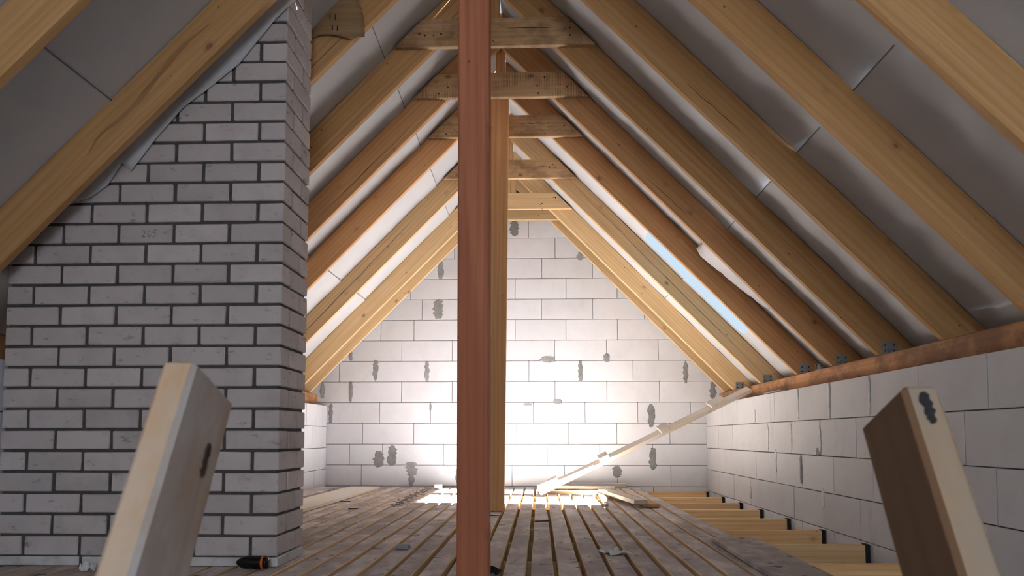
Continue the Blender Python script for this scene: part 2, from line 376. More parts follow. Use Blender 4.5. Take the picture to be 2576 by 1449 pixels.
# wider mortar squeezed out of some upright joints of the right wall (y, z centre, width, height)
for i, (y, z, wd, ht) in enumerate([(6.02,0.86,0.035,0.23),(5.386,0.86,0.03,0.24),(4.746,0.86,0.035,0.24),(6.82,0.60,0.03,0.2),(6.2,0.60,0.03,0.22),(5.585,0.58,0.05,0.2),
        (5.62,0.5,0.09,0.06),(6.62,0.40,0.06,0.2),(5.99,0.36,0.05,0.22),(7.43,0.08,0.06,0.12),(5.55,0.18,0.06,0.14),(7.22,0.8,0.03,0.12)]):
    o = link(bpy.data.objects.new('mortar_patch', blob_mesh('mortar_patch', wd, ht, M['base_block'] if i not in (6, 8) else M['patch'], 0.005, seed=50+i, rough=0.35)), wall_right)
    o.matrix_local = Matrix.Translation((-0.002, y, z)) @ Matrix.Rotation(math.radians(-90), 4, 'Z')

# wall behind the camera, with an opening added for the fill lamp
wf = tag(empty('wall_front', (0, REAR_Y, 0)), 'gable wall behind the viewer with an added window for fill light', kind='structure')
for nm, (a, b_, c, d) in dict(block=(XL, FILL_WIN[0], -0.29, 3.2), block1=(FILL_WIN[1], XR, -0.29, 3.2), block2=(FILL_WIN[0], FILL_WIN[1], -0.29, FILL_WIN[2]), block3=(FILL_WIN[0], FILL_WIN[1], FILL_WIN[3], 3.6)).items():
    poly = [(a, c), (b_, c), (b_, d), (a, d)]; poly = clip(poly, K, 1, ZU+TV-0.012+K*RX); poly = clip(poly, -K, 1, ZU+TV-0.012-K*RX)
    prism_obj('masonry', poly, 0.25, M['block'], Matrix.Translation((0, -0.25, 0)), wf, bev=0)

# ------------------------------------------------------------------ deck and floor
DT = 0.045
WELL = (-0.62, 0.62, -1.3, 0.56)      # ladder opening x0 x1 y0 y1
floor = tag(empty('floor', (0, 0, 0)), 'dusty plank deck with open gaps between boards', kind='structure')
def deck_board(x, y0, y1, wd):
    """board with slightly wavy edges, dirty top and fresh sawn sides"""
    Ln = y1-y0; n = max(2, int(Ln/0.28)); v = []; f = []; mi = []
    s = rnd.uniform(0, 50)
    wane = rnd.random() < 0.3; wc = rnd.uniform(0.15, 0.85)
    for i in range(n+1):
        t = i/n; yy = -Ln/2+Ln*t
        a = 0.003*noise.noise((s, yy*1.7, 0)); b_ = 0.003*noise.noise((s+9, yy*1.7, 0))
        if wane and abs(t-wc) < 0.16: b_ -= 0.016*(1-abs(t-wc)/0.16)
        zt = 0.0025*noise.noise((s+3, yy*1.1, 0))
        xa, xb = -wd/2+a, wd/2+b_
        v += [(yy, -xa, -DT), (yy, -xa, zt-0.003), (yy, -xa-0.003, zt), (yy, -xb+0.003, zt), (yy, -xb, zt-0.003), (yy, -xb, -DT)]
    for i in range(n):
        for k in range(6):
            a = i*6+k; b_ = i*6+(k+1) % 6; f.append([a, b_, b_+6, a+6]); mi.append(1 if k == 2 else 0)
    f.append([0, 1, 2, 3, 4, 5]); mi.append(0); f.append([n*6+k for k in range(6)][::-1]); mi.append(0)
    me = mesh('floor_board', v, f, [M['deck_edge'], M['deck_top']])
    for p, q in zip(me.polygons, mi): p.material_index = q
    fixn(me)
    o = link(bpy.data.objects.new('floor_board', me), floor)
    o.matrix_local = Matrix.Translation((x, (y0+y1)/2, 0)) @ Matrix.Rotation(math.radians(90), 4, 'Z')
    return o
P_ = 0.1245
for k in range(-19, 11):
    xc = -0.176 + P_*(k+0.5); wd = 0.100 + rnd.uniform(-0.003, 0.004); xc += rnd.uniform(-0.002, 0.002)
    spans = [(REAR_Y+0.03, YG-0.03)]
    if WELL[0]-0.05 < xc < WELL[1]+0.05: spans = [(REAR_Y+0.03, WELL[2]), (WELL[3], YG-0.03)]
    if -2.56 < xc < -1.17:   # boards stop at the chimney
        spans = [(REAR_Y+0.03, 3.585), (4.0, YG-0.03)]
    for a, b_ in spans:
        cuts = [a]
        if b_-a > 5.2:
            cuts.append(JY if False else (5.54 if k % 2 else 4.82) + (0 if a < 2 else 0.7))
        cuts.append(b_)
        for c, d in zip(cuts[:-1], cuts[1:]):
            if d-c > 0.2: deck_board(xc, c+0.001, d-0.001, wd)

# sub floor (ceiling boards of the storey below) and ladder shaft
sf = tag(empty('floor_below', (0, 0, 0)), 'boards under the joists', kind='structure')
for (a, b_, c, d) in ((XL, WELL[0], REAR_Y, YG), (WELL[1], XR, REAR_Y, YG), (WELL[0], WELL[1], WELL[3], YG), (WELL[0], WELL[1], REAR_Y, WELL[2])):
    cbox('ceiling_board', a, b_, c, d, -0.29, -0.262, M['plain'], sf, c=0.001)
sh = tag(empty('wall_shaft', (0, 0, 0)), 'plain walls around the ladder opening below the deck', kind='structure')
for (a, b_, c, d, e, g_) in ((WELL[0]-0.08, WELL[0], WELL[2], WELL[3], -2.7, -0.30), (WELL[1], WELL[1]+0.08, WELL[2], WELL[3], -2.7, -0.30),
        (WELL[0], WELL[1], WELL[2]-0.08, WELL[2], -2.7, -0.30), (WELL[0], WELL[1], WELL[3], WELL[3]+0.08, -2.7, -0.30), (WELL[0], WELL[1], WELL[2], WELL[3], -2.78, -2.7)):
    cbox('plaster', a, b_, c, d, e, g_, M['plain'], sh, c=0.001)

# joists
JOIST = [9.24, 8.45, 7.72, 7.02, 6.27, 5.51, 4.79, 4.07, 3.35, 2.60, 1.85, 1.10, 0.60, -1.40, -2.10]
ordn = ['first', 'second', 'third', 'fourth', 'fifth', 'sixth', 'seventh', 'eighth', 'ninth', 'tenth', 'eleventh', 'twelfth']
for i, y in enumerate(JOIST):
    if i > 8: continue
    t = 0.055
    o = beam('floor_joist', (XL+0.02, y+t/2, -DT-0.002-0.1), (XR-0.03, y+t/2, -DT-0.002-0.1), t, 0.2, M['pine_joist' if i % 4 != 2 else 'pine_pale'], c=0.003)
    tag(o, 'pine floor joist along the right block wall, %s out from the far gable' % ordn[i], 'joist', 'floor joists')
    fl = cbox('felt_wrap', 0, 0.026, -0.004, t+0.004, -0.1, 0.104, M['black'], o, c=0.001)
    fl.matrix_local = o.matrix_world.inverted() @ Matrix.Translation((XR-0.028, y, -DT-0.104)) if False else Matrix.Translation(((XR-XL-0.05)/2, -t/2, 0))
    fl['label'] = 'black felt wrapped around the joist end'

# ------------------------------------------------------------------ wall plates
WPZ = (WALL_TOP+0.001, 1.12)
o = beam('wall_plate', (2.205, REAR_Y+0.02, sum(WPZ)/2), (2.205, YG-0.12, sum(WPZ)/2), 0.15, WPZ[1]-WPZ[0], M['pine_plate'], c=0.006)
tag(o, 'long orange timber wall plate lying on top of the right block wall', 'wall plate')
o = beam('wall_plate', (-2.755, REAR_Y+0.02, sum(WPZ)/2), (-2.755, YG-0.12, sum(WPZ)/2), 0.15, WPZ[1]-WPZ[0], M['pine_plate'], c=0.006)
tag(o, 'timber wall plate on the left block wall, mostly behind the chimney', 'wall plate')
for i, (a, b_) in enumerate(((2.29, 2.46), (-3.04, -2.84))):
    tag(cbox('trim_%d' % (i+1), a, b_, REAR_Y, YG, WALL_TOP-0.05, 1.117, M['pine_gold'], c=0.002), 'eaves board closing the roof edge behind the wall plate', kind='structure')

# ------------------------------------------------------------------ rafters
def rafter(y, side, mat, label):
    """prism in slope frame: local X runs down the slope"""
    D = 2.70                                      # horizontal run to the foot
    wp_in, wp_out = (2.205-0.075-RX, 2.205+0.075-RX) if side > 0 else (RX+2.755-0.075, RX+2.755+0.075)
    zun = lambda h: ZU-K*h
    h0 = 0.002
    pts = [(h0, zun(h0)), ]
    hin = (ZU-WPZ[1]-0.001)/K                     # underside reaches the plate top here
    if hin < wp_in: pts += [(wp_in-0.001, zun(wp_in-0.001)), (wp_in-0.001, WPZ[1]+0.001)]
    else: pts += [(hin, WPZ[1]+0.001)]
    pts += [(D, WPZ[1]+0.001), (D, ZU+TV-K*D), (h0, ZU+TV-K*h0)]
    c, s = math.cos(ANG), math.sin(ANG)
    loc = [((h*c-(z-ZU)*s), (h*s+(z-ZU)*c)) for h, z in pts]       # rotate so that slope is horizontal
    mid = sum(p[0] for p in loc)/len(loc)
    loc = [(p[0]-mid, p[1]) for p in loc]
    if side > 0:
        # local x -> (c, 0, -s) ; local z -> (s, 0, c) ; local y -> world y
        R = Matrix(((c, 0, s), (0, 1, 0), (-s, 0, c))).to_4x4()
        org = Vector((RX, y, ZU)) + Vector((c, 0, -s))*mid
        return_o = prism_obj('rafter', loc, RT, mat, Matrix.Translation(org) @ R)
    else:
        R = Matrix(((-c, 0, -s), (0, -1, 0), (-s, 0, c))).to_4x4()
        org = Vector((RX, y+RT, ZU)) + Vector((-c, 0, -s))*mid
        return_o = prism_obj('rafter', loc, RT, mat, Matrix.Translation(org) @ R)
    return tag(return_o, label, 'rafter', 'rafters of the %s roof slope' % ('right' if side > 0 else 'left'))
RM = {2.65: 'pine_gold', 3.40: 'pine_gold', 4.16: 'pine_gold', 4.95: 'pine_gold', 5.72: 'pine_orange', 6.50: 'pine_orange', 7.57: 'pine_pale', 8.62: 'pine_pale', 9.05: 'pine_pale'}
LM = {2.65: 'pine_gold', 3.40: 'pine_gold', 4.16: 'pine_gold', 4.95: 'pine_gold', 5.72: 'pine_orange_lit', 6.50: 'pine_orange_lit', 7.57: 'pine_pale', 8.62: 'pine_pale', 9.05: 'pine_pale'}
LL = {2.65: 'left rafter just cutting the top left corner of the picture', 3.40: 'big dim rafter crossing diagonally in front of the brick chimney',
      4.16: 'first left rafter behind the chimney, partly covered by brown bark sheet', 4.95: 'second left rafter behind the chimney, carrying the nearest collar tie',
      5.72: 'third left rafter behind the chimney, tied at the second collar tie', 6.50: 'bright orange left rafter, fourth behind the chimney', 7.57: 'olive-toned left rafter with long crack, fifth behind the chimney',
      8.62: 'pale yellow left rafter, last but one before the gable', 9.05: 'pale left rafter right against the far block gable'}
RL = {2.65: 'dark right rafter across the top right corner', 3.40: 'widest right rafter, second from the top right corner',
      4.16: 'knotty right rafter, third from the top right corner', 4.95: 'right rafter with a long brown heartwood streak under the nearest collar tie', 5.72: 'orange right rafter, with loose white foil hanging before it towards the gable',
      6.50: 'orange right rafter just in front of the gap showing blue sky', 7.57: 'pale cracked right rafter just beyond the sky gap', 8.62: 'pale right rafter, last but one before the gable', 9.05: 'narrow-looking right rafter right against the block gable'}
RO = {}
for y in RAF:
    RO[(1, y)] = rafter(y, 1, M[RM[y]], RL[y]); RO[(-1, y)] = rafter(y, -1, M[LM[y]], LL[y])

def streak(o, x0, x1, z0, z1, wd, mat, yf, sgn, name='crack', seed=0, n=26, wob=0.006):
    """thin tapering strip following the grain on the front face of a beam (local XZ)"""
    v = []; f = []
    for i in range(n+1):
        t = i/n; x = x0+(x1-x0)*t
        z = z0+(z1-z0)*t+wob*noise.noise((seed*7.3, t*6, 0))
        h = wd/2*(math.sin(math.pi*min(1, max(0, t)))**0.5)*(1+0.5*noise.noise((seed*3.1, t*9, 4)))+0.0004
        v += [(x, yf+sgn*0.0012, z-h), (x, yf+sgn*0.0012, z+h)]
    for i in range(n): f.append([2*i, 2*i+2, 2*i+3, 2*i+1])
    return link(bpy.data.objects.new(name, mesh(name, v, f, mat)), o)
for (sd, y), o in RO.items():
    yf, sg = (0.0, -1) if sd > 0 else (RT, 1)
    if y == 7.57:
        streak(o, -1.3 if sd > 0 else -0.9, 0.95, 0.115, 0.085, 0.004, M['hole'], yf, sg, seed=sd+3)
    if y == 4.95 and sd > 0:
        streak(o, -1.05, 1.75, 0.125, 0.075, 0.030, M['streak'], yf, sg, 'heartwood_streak', seed=2, n=60, wob=0.02)
    if y in (3.40,) and sd < 0:
        streak(o, -0.5, 0.35, 0.13, 0.085, 0.022, M['streak'], yf, sg, 'heartwood_streak', seed=5, n=40, wob=0.02)
    if y in (5.72, 4.16):
        streak(o, -0.9 + 0.3*sd, -0.2, 0.05, 0.06, 0.0025, M['hole'], yf, sg, seed=sd+y)

# ------------------------------------------------------------------ collar ties
TIE_Z = 3.18; TIE_H = 0.19; TIE_T = 0.045
tie_lab = ['nearest and topmost collar tie, wide board at the top edge', 'second collar tie from the viewer, rough with dark saw marks', 'third collar tie from the viewer, with a long crack',
           'fourth collar tie from the viewer, brownish and rough', 'fifth collar tie from the viewer, pale and clean', 'last collar tie, touching the top of the block gable']
for i, y in enumerate([4.95, 5.72, 6.50, 7.57, 8.62, 9.05]):
    h = lambda z: (ZU+TV-0.022-z)/K
    poly = [(-h(TIE_Z), TIE_Z), (h(TIE_Z), TIE_Z), (h(TIE_Z+TIE_H), TIE_Z+TIE_H), (-h(TIE_Z+TIE_H), TIE_Z+TIE_H)]
    zc = TIE_Z+TIE_H/2; poly = [(a, b_-zc) for a, b_ in poly]
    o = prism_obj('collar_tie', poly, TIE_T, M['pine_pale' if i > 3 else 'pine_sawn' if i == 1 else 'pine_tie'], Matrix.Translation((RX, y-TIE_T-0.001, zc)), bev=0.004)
    tag(o, tie_lab[i], 'collar tie', 'collar ties')
    if i in (0, 2, 3):
        streak(o, 0.08, 0.42, 0.02, 0.02, 0.004, M['hole'], 0.0, -1, seed=i, wob=0.004)
    if i == 2: streak(o, -0.5, -0.05, 0.015, 0.01, 0.004, M['hole'], 0.0, -1, seed=9, wob=0.004)
    # nail holes
    rr = random.Random(i)
    for s in (-1, 1):
        for q in range(4):
            v = []; nn = 8; r_ = rr.uniform(0.004, 0.0075)
            for a in range(nn): v.append((r_*math.cos(2*math.pi*a/nn), 0, r_*math.sin(2*math.pi*a/nn)))
            v.append((0, -0.0015, 0))
            me = fixn(mesh('nail_head', v, [[a, (a+1) % nn, nn] for a in range(nn)], M['hole']))
            nb = link(bpy.data.objects.new('nail_head', me), o); nb.location = (s*rr.uniform(0.28, 0.52), -0.0006, rr.uniform(-0.075, 0.06))
# king posts between tie and ridge
kl = ['short ridge post standing on the nearest collar tie', 'short ridge post above the second collar tie', 'short ridge post above the third collar tie, behind the tall posts',
      'short ridge post above the fourth collar tie', 'short ridge post above the fifth collar tie']
for i, y in enumerate([4.95, 5.72, 6.50, 7.57, 8.62]):
    o = beam('ridge_post', (RX-0.005, y+RT+0.026, 3.245), (RX-0.005, y+RT+0.026, 3.78), 0.05, 0.068, M['pine_orange' if i < 2 else 'pine_pale'], up=(1, 0, 0), c=0.002)
    tag(o, kl[i], 'post', 'ridge posts')

# ------------------------------------------------------------------ posts
o = beam('timber_post', (-0.262, 3.10, 0.0), (-0.266, 3.10, 3.585), 0.13, 0.126, M['pine_red'], up=(1, 0, 0), c=0.006)
tag(o, 'tall reddish timber post in the foreground centre', 'post')
o = beam('timber_post', (-0.372, 6.36, 0.004), (-0.332, 6.31, 3.44), 0.10, 0.165, M['pine_orange_lit'], up=(1, 0, 0), c=0.004)
tag(o, 'orange timber post standing right behind the foreground post', 'post')

# ------------------------------------------------------------------ roof membrane
ceiling = tag(empty('ceiling', (RX, 0, 0)), 'white roof underlay membrane above the rafters', kind='structure')
def sheet(side, h0, h1, y0, y1, holes=(), drop0=0.0, drop1=0.0, amp=0.010, seed=0, mat='membrane', name='membrane_sheet', off=0.0):
    ny = int((y1-y0)/0.055); nh = max(2, int((h1-h0)/0.05)); v = []; f = []
    nrm = Vector((math.sin(ANG)*side, 0, math.cos(ANG)))
    for i in range(ny+1):
        y = y0+(y1-y0)*i/ny
        # sag between neighbouring rafters
        prev = max([r for r in RAF if r <= y] or [RAF[0]-0.75]); nxt = min([r for r in RAF if r > y] or [YG])
        t = (y-prev)/max(0.05, nxt-prev); sg = math.sin(math.pi*min(1, max(0, t)))
        for j in range(nh+1):
            q = j/nh; h = h0+(h1-h0)*q
            d = 0.004 - 0.016*sg*(0.6+0.7*noise.noise((h*1.3+seed, y*0.7, seed)))
            d += amp*sg*noise.noise((h*5.0+seed*3, y*2.2, seed)) + amp*0.4*sg*noise.noise((h*14+seed, y*5, seed+4))
            d -= drop0*(1-min(1, q*6)) + drop1*(1-min(1, (1-q)*6))
            p = Vector((side*h, y, ZU+TV-K*h)) + nrm*(d-off)
            v.append(p)
    for i in range(ny):
        for j in range(nh):
            yc = y0+(y1-y0)*(i+0.5)/ny; hc = h0+(h1-h0)*(j+0.5)/nh
            if any(a < hc < b_ and c < yc < d for a, b_, c, d in holes): continue
            a = i*(nh+1)+j; f.append([a, a+1, a+nh+2, a+nh+1])
    me = mesh(name, v, f, M[mat], True)
    return link(bpy.data.objects.new(name, me), ceiling)
CH = (1.2-0.30, 2.55+RX, 3.56, 4.02)   # chimney hole in h (distance from ridge)
holes_r = [(1.33, 2.28, 6.555, 7.49), (1.33, 2.28, 7.76, 8.38)]
sheet(1, 0.0, 1.73, REAR_Y, YG, holes_r, drop1=0.0, amp=0.030, seed=1)
sheet(1, 1.70, 2.76, REAR_Y, YG, holes_r, drop0=0.007, amp=0.034, seed=2)
hl = []
sheet(-1, 0.0, 0.77, REAR_Y, YG, hl, amp=0.008, seed=3)
sheet(-1, 0.74, 1.72, REAR_Y, YG, hl, drop0=0.010, amp=0.008, seed=4)
sheet(-1, 1.69, 2.76, REAR_Y, YG, hl, drop0=0.010, amp=0.010, seed=5)

# dark strip painting the shadow line where one sheet laps the next
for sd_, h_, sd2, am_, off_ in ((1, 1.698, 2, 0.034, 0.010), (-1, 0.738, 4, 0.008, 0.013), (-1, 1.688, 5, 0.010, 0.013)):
    sheet(sd_, h_, h_+0.0045, REAR_Y, YG, holes_r if sd_ > 0 else [], amp=am_, seed=sd2, mat='lap_shade', name='lap_shadow', off=off_)

# ------------------------------------------------------------------ brick chimney
JW = 0.0165; BL = 0.256
CX0, CX1, CY0, CY1 = -1.226-(5*BL+4*JW), -1.226, 3.60, 3.60+BL+0.12+JW
chim = tag(empty('chimney', ((CX0+CX1)/2, CY0, 0)), 'massive chimney of grey silicate bricks with dark mortar joints', 'chimney')
ox = chim.location.x
bcache = {}
def brick(x0, x1, y0, y1, z, mat='brick', hgt=0.0862):
    key = (round(x1-x0, 3), round(y1-y0, 3), mat, round(hgt, 3), rnd.randint(0, 3))
    if key not in bcache:
        hx, hy = (x1-x0)/2, (y1-y0)/2; r2 = random.Random(len(bcache)+3)
        bm = bmesh.new()
        v, f = cbox_data(-hx, hx, -hy, hy, 0, hgt, 0.004, 0.0012, r2)
        bv = [bm.verts.new(p) for p in v]
        for q in f: bm.faces.new([bv[i] for i in q])
        bmesh.ops.recalc_face_normals(bm, faces=bm.faces)
        me = bpy.data.meshes.new('brick'); bm.to_mesh(me); bm.free(); me.materials.append(M[mat]); bcache[key] = me
    o = link(bpy.data.objects.new('brick', bcache[key]), chim)
    o.location = ((x0+x1)/2-ox+rnd.uniform(-0.001, 0.001), (y0+y1)/2-CY0+rnd.uniform(-0.002, 0.002), z+rnd.uniform(-0.001, 0.001))
    o.rotation_euler = (0, rnd.uniform(-0.004, 0.004), rnd.uniform(-0.004, 0.004))
    return o
PZ = 0.0996; Z0 = 0.1455+0.006
pencil_brick = None
for r in range(-1, 31):
    z = Z0+PZ*r
    A = (r % 2 == 1)           # header at the corners
    lst = []
    HB = (5*BL+4*JW-4*(BL+JW)-JW)/2          # header width
    if A:
        lst.append((CX0, CX0+HB, CY0, CY0+BL))
        for q in range(4): lst.append((CX0+HB+JW+(BL+JW)*q, CX0+HB+JW+(BL+JW)*q+BL, CY0, CY0+0.12))
        lst.append((CX1-HB, CX1, CY0, CY0+BL)); lst.append((CX1-BL, CX1, CY0+BL+JW, CY1)); lst.append((CX0, CX0+BL, CY0+BL+JW, CY1))
    else:
        for q in range(5): lst.append((CX0+(BL+JW)*q, CX0+(BL+JW)*q+BL, CY0, CY0+0.12))
        lst.append((CX1-0.12, CX1, CY0+0.12+JW, CY1)); lst.append((CX0, CX0+0.12, CY0+0.12+JW, CY1))
    for (a, b_, c, d) in lst:
        if z > zm(b_)+0.03: continue
        o = brick(a, b_, c, d, z)
        if r == 14 and abs(a-(CX0+(BL+JW)*2)) < 0.02: pencil_brick = o
for (a, b_, c, d, mt_) in [(CX0, CX0+0.4, CY0+0.004, CY0+0.12, 'base_block'), (CX0+0.415, CX0+0.8, CY0+0.004, CY0+0.12, 'base_block'), (CX0+0.815, CX1-0.10, CY0+0.004, CY0+0.12, 'base_block'),
                     (CX1-0.09, CX1+0.006, CY0-0.002, CY0+0.155, 'base_block'), (CX1-0.09, CX1+0.004, CY0+0.161, CY1, 'base_block')]:
    brick(a, b_, c, d, 0.002, mt_, 0.043)
core = [(CX0+0.013, -0.0), (CX1-0.013, -0.0), (CX1-0.013, 3.3), (CX0+0.013, 3.3)]
core = clip(core, -K, 1, ZU+TV-0.04-K*RX)
prism_obj('mortar_core', [(p[0]-ox, p[1]) for p in core], CY1-CY0-0.022, M['brick_mortar'], Matrix.Translation((0, 0.010, 0.002)), chim, bev=0)
# pencilled number on one brick
if pencil_brick:
    strokes = [[(0, .8), (.25, 1), (.5, .85), (.45, .55), (.1, .05), (0, 0), (.55, .05)], [(1.15, 1), (.9, .6), (.85, .2), (1.05, 0), (1.3, .15), (1.2, .4), (.9, .35)],
               [(2.15, 1.05), (1.75, .95), (1.65, .6), (1.95, .6), (2.0, .25), (1.75, .0), (1.55, .1)]]
    v = []; f = []
    for st in strokes:
        for p, q in zip(st[:-1], st[1:]):
            p, q = Vector(p)*0.034, Vector(q)*0.034
            d = (q-p).normalized(); nn = Vector((-d.y, d.x))*0.0012; b0 = len(v)
            for pt in (p-nn, q-nn, q+nn, p+nn): v.append((pt.x-0.02, -0.127 + 0.0655, pt.y+0.026))
            f.append([b0, b0+1, b0+2, b0+3])
    o = link(bpy.data.objects.new('pencil_number', mesh('pencil_number', v, f, M['pencil'])), pencil_brick); o['label'] = 'pencilled number 265'

# membrane flap turned down against the chimney
flap_line = [(-1.12, 2.80), (-1.19, 2.733), (-1.286, 2.635), (-1.457, 2.418), (-1.60, 2.30), (-1.726, 2.204), (-1.85, 2.06), (-1.971, 1.895), (-2.02, 1.93), (-2.086, 1.824), (-2.17, 1.765), (-2.249, 1.738), (-2.413, 1.671), (-2.56, 1.60)]
v = []; f = []; nc = 7
dense = []
for (xa, za), (xb, zb) in zip(flap_line[:-1], flap_line[1:]):
    for q in range(4): dense.append((xa+(xb-xa)*q/4, za+(zb-za)*q/4))
dense.append(flap_line[-1])
for i, (x, z) in enumerate(dense):
    zt = zm(x)-0.012
    for j in range(nc):
        t = j/(nc-1)
        yy = 3.455+0.125*min(1, t*1.5) + 0.010*noise.noise((x*9, t*3, 1))
        if j == nc-1: yy = 3.585
        v.append((x-ox+0.004*noise.noise((x*8, t*2, 5)), min(yy, 3.59)-CY0+CY0, zt+(z-zt)*t))
for i in range(len(dense)-1):
    for j in range(nc-1):
        a = i*nc+j; f.append([a, a+1, a+nc+1, a+nc])
v = [(p[0]+ox, p[1], p[2]) for p in v]
me = mesh('membrane_flap', v, f, M['membrane'], True)
o = link(bpy.data.objects.new('membrane_flap', me)); md = o.modifiers.new('t', 'SOLIDIFY'); md.thickness = 0.003
tag(o, 'grey roof membrane flap folded down against the chimney under the big rafter', 'membrane')

# ------------------------------------------------------------------ angle brackets on the right wall plate
def bracket(y, xc, label, s=0.09):
    r = empty('angle_bracket', (xc, y-0.002, WPZ[1]+0.001))
    cbox('upright_leg', -s/2, s/2, -0.003, 0, 0, s, M['steel'], r, c=0.0005)
    cbox('foot_leg', -s/2, s/2, -0.06, -0.003, 0, 0.003, M['steel'], r, c=0.0005)
    v = [(-0.012, -0.003, 0.045), (0.012, -0.003, 0.045), (-0.012, -0.04, 0.003), (0.012, -0.04, 0.003), (-0.014, -0.003, 0.003), (0.014, -0.003, 0.003)]
    link(bpy.data.objects.new('rib', fixn(mesh('rib', v, [[0, 1, 3, 2], [0, 2, 4], [1, 5, 3], [0, 4, 5, 1], [2, 3, 5, 4]], M['steel']))), r)
    for a in (-0.3, 0.3):
        for h in (0.75, 0.35):
            cbox('screw', a*s-0.005, a*s+0.005, -0.006, -0.003, h*s-0.005, h*s+0.005, M['hole'], r, c=0.002)
    return tag(r, label, 'bracket', 'steel angle brackets')
for y, lb in ((4.95, 'steel angle bracket nearest the viewer, at the streaked rafter foot'), (5.72, 'second steel angle bracket from the viewer on the right plate'),
              (6.50, 'third steel angle bracket from the viewer, at the sky gap rafter'), (7.57, 'fourth steel angle bracket, at the pale cracked rafter foot'), (8.62, 'farthest steel angle bracket, above the top of the leaning ramp')):
    bracket(y, 2.222 if y < 8 else 2.225, lb)
bracket(6.02, 2.16, 'small loose steel bracket lying on the right plate between rafters', 0.05)

# ------------------------------------------------------------------ ramp of boards with cleats, leaning on the right wall
A = Vector((0.0, 7.93, 0.045)); B = Vector((2.125, 7.86, 1.085))
ramp_o = empty('cleated_ramp', A)
d = (B-A).normalized()
up = Vector((0, 1, 0)).cross(d) * -1
if up.z < 0: up = -up
up = (up+Vector((0, -0.22, 0))).normalized(); up = (up-d*up.dot(d)).normalized(); wv_ = up.cross(d)
pl = beam('plank', A-d*0.0, B, 0.16, 0.036, M['pine_dusty'], up=up, parent=ramp_o, c=0.002)
for q in (0.045, 0.14, 0.60, 0.0):
    pass
Lr = (B-A).length
for q, wdt in ((0.03, 0.12), (0.135, 0.11), (0.71, 0.10), (1.385, 0.10), (1.98, 0.20)):
    c = A+d*(q+0.03)+up*(0.018+0.017+0.001)
    beam('cleat', c-wv_*0.11, c+wv_*0.10, wdt if wdt < .15 else 0.16, 0.034, M['pine_dusty'], up=up, parent=ramp_o, c=0.002)
tag(ramp_o, 'narrow plank ramp with nailed cleats leaning from the deck up to the right wall', 'ramp')

# ------------------------------------------------------------------ ladder in the foreground
ax = Vector((0, 0.495, 0.869)).normalized(); nv = Vector((0, ax.z, -ax.y))
ladder = empty('ladder', (0, 0.65+ax.y/ax.z*(-2.69-0.492), -2.69))
def rail(xin, xout, top_z, lab, mi, mf='rail_wood'):
    f0 = Vector((0, 0.65, 0.492)); top = f0+ax*((top_z-0.492)/ax.z); bot = f0+ax*((-2.69-0.492)/ax.z)
    xc = (xin+xout)/2; ln = (top-bot).length; dep = 0.105
    bm = bmesh.new()
    v, f = cbox_data(-ln/2, ln/2, -0.0175, 0.0175, -dep/2, dep/2, 0.005, 0.0)
    # rounded, worn top end
    v = [[p[0]-(0.014 if (p[0] > ln/2-0.02 and p[2] > dep/2-0.01) else 0.0), p[1], p[2]] for p in v]
    me = fixn(mesh('rail', v, f, [M[mf], M[mi]]))
    o = link(bpy.data.objects.new('rail', me))
    x = ax; z = -nv; y = z.cross(x)
    mt = Matrix((x, y, z)).transposed().to_4x4(); mt.translation = (top+bot)/2+nv*(dep/2)+Vector((xc, 0, 0))
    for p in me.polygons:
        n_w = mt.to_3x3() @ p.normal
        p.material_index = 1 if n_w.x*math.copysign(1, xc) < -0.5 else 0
    o.parent = ladder; o.matrix_local = Matrix.Translation(-ladder.location) @ mt
    o['label'] = lab
    return o, mt
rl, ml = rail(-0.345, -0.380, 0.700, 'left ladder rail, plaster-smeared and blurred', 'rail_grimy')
rr_, mr = rail(0.345, 0.380, 0.672, 'right ladder rail with a dark stain near its top', 'rail_shaded_inner', 'rail_shaded_front')
me = blob_mesh('stain', 0.012, 0.036, M['black'], 0.0012, seed=91, rough=0.5)
st = link(bpy.data.objects.new('stain', me), rr_); Lr2 = (mr.to_3x3() @ Vector((1, 0, 0)))
st.matrix_local = Matrix.Translation((1.95-0.15, 0.0, 0.0533)) @ Matrix.Rotation(math.radians(90), 4, 'Y') @ Matrix.Rotation(math.radians(-90), 4, 'X') if False else Matrix(((0, 0, 1, 1.80), (1, 0, 0, 0.0), (0, -1, 0, 0.0525), (0, 0, 0, 1)))
me = blob_mesh('knot', 0.012, 0.040, M['hole'], 0.0012, seed=92, rough=0.5)
kn = link(bpy.data.objects.new('knot', me), rl)
top_len = ((0.70+2.69)/ax.z)/2
st.location.x = ((0.672+2.69)/ax.z)/2-0.04
kn.matrix_local = Matrix(((0, 0, 1, top_len-0.09), (0, -1, 0, 0.0178), (-1, 0, 0, -0.02), (0, 0, 0, 1)))
sgn_y = (ml.to_3x3() @ Vector((0, 1, 0))).x
if sgn_y < 0: kn.matrix_local = Matrix(((0, 0, 1, top_len-0.09), (0, 1, 0, -0.0178), (1, 0, 0, -0.02), (0, 0, 0, 1)))
for q in range(9):
    z = 0.20-0.30*q
    c = Vector((0, 0.65, 0.492))+ax*((z-0.492)/ax.z)+nv*0.05
    beam('rung', c+Vector((-0.343, 0, 0)), c+Vector((0.343, 0, 0)), 0.045, 0.035, M['rail_wood'], up=-nv, parent=ladder, c=0.003)
tag(ladder, 'rough wooden ladder whose two blurred rails rise in the foreground', 'ladder')

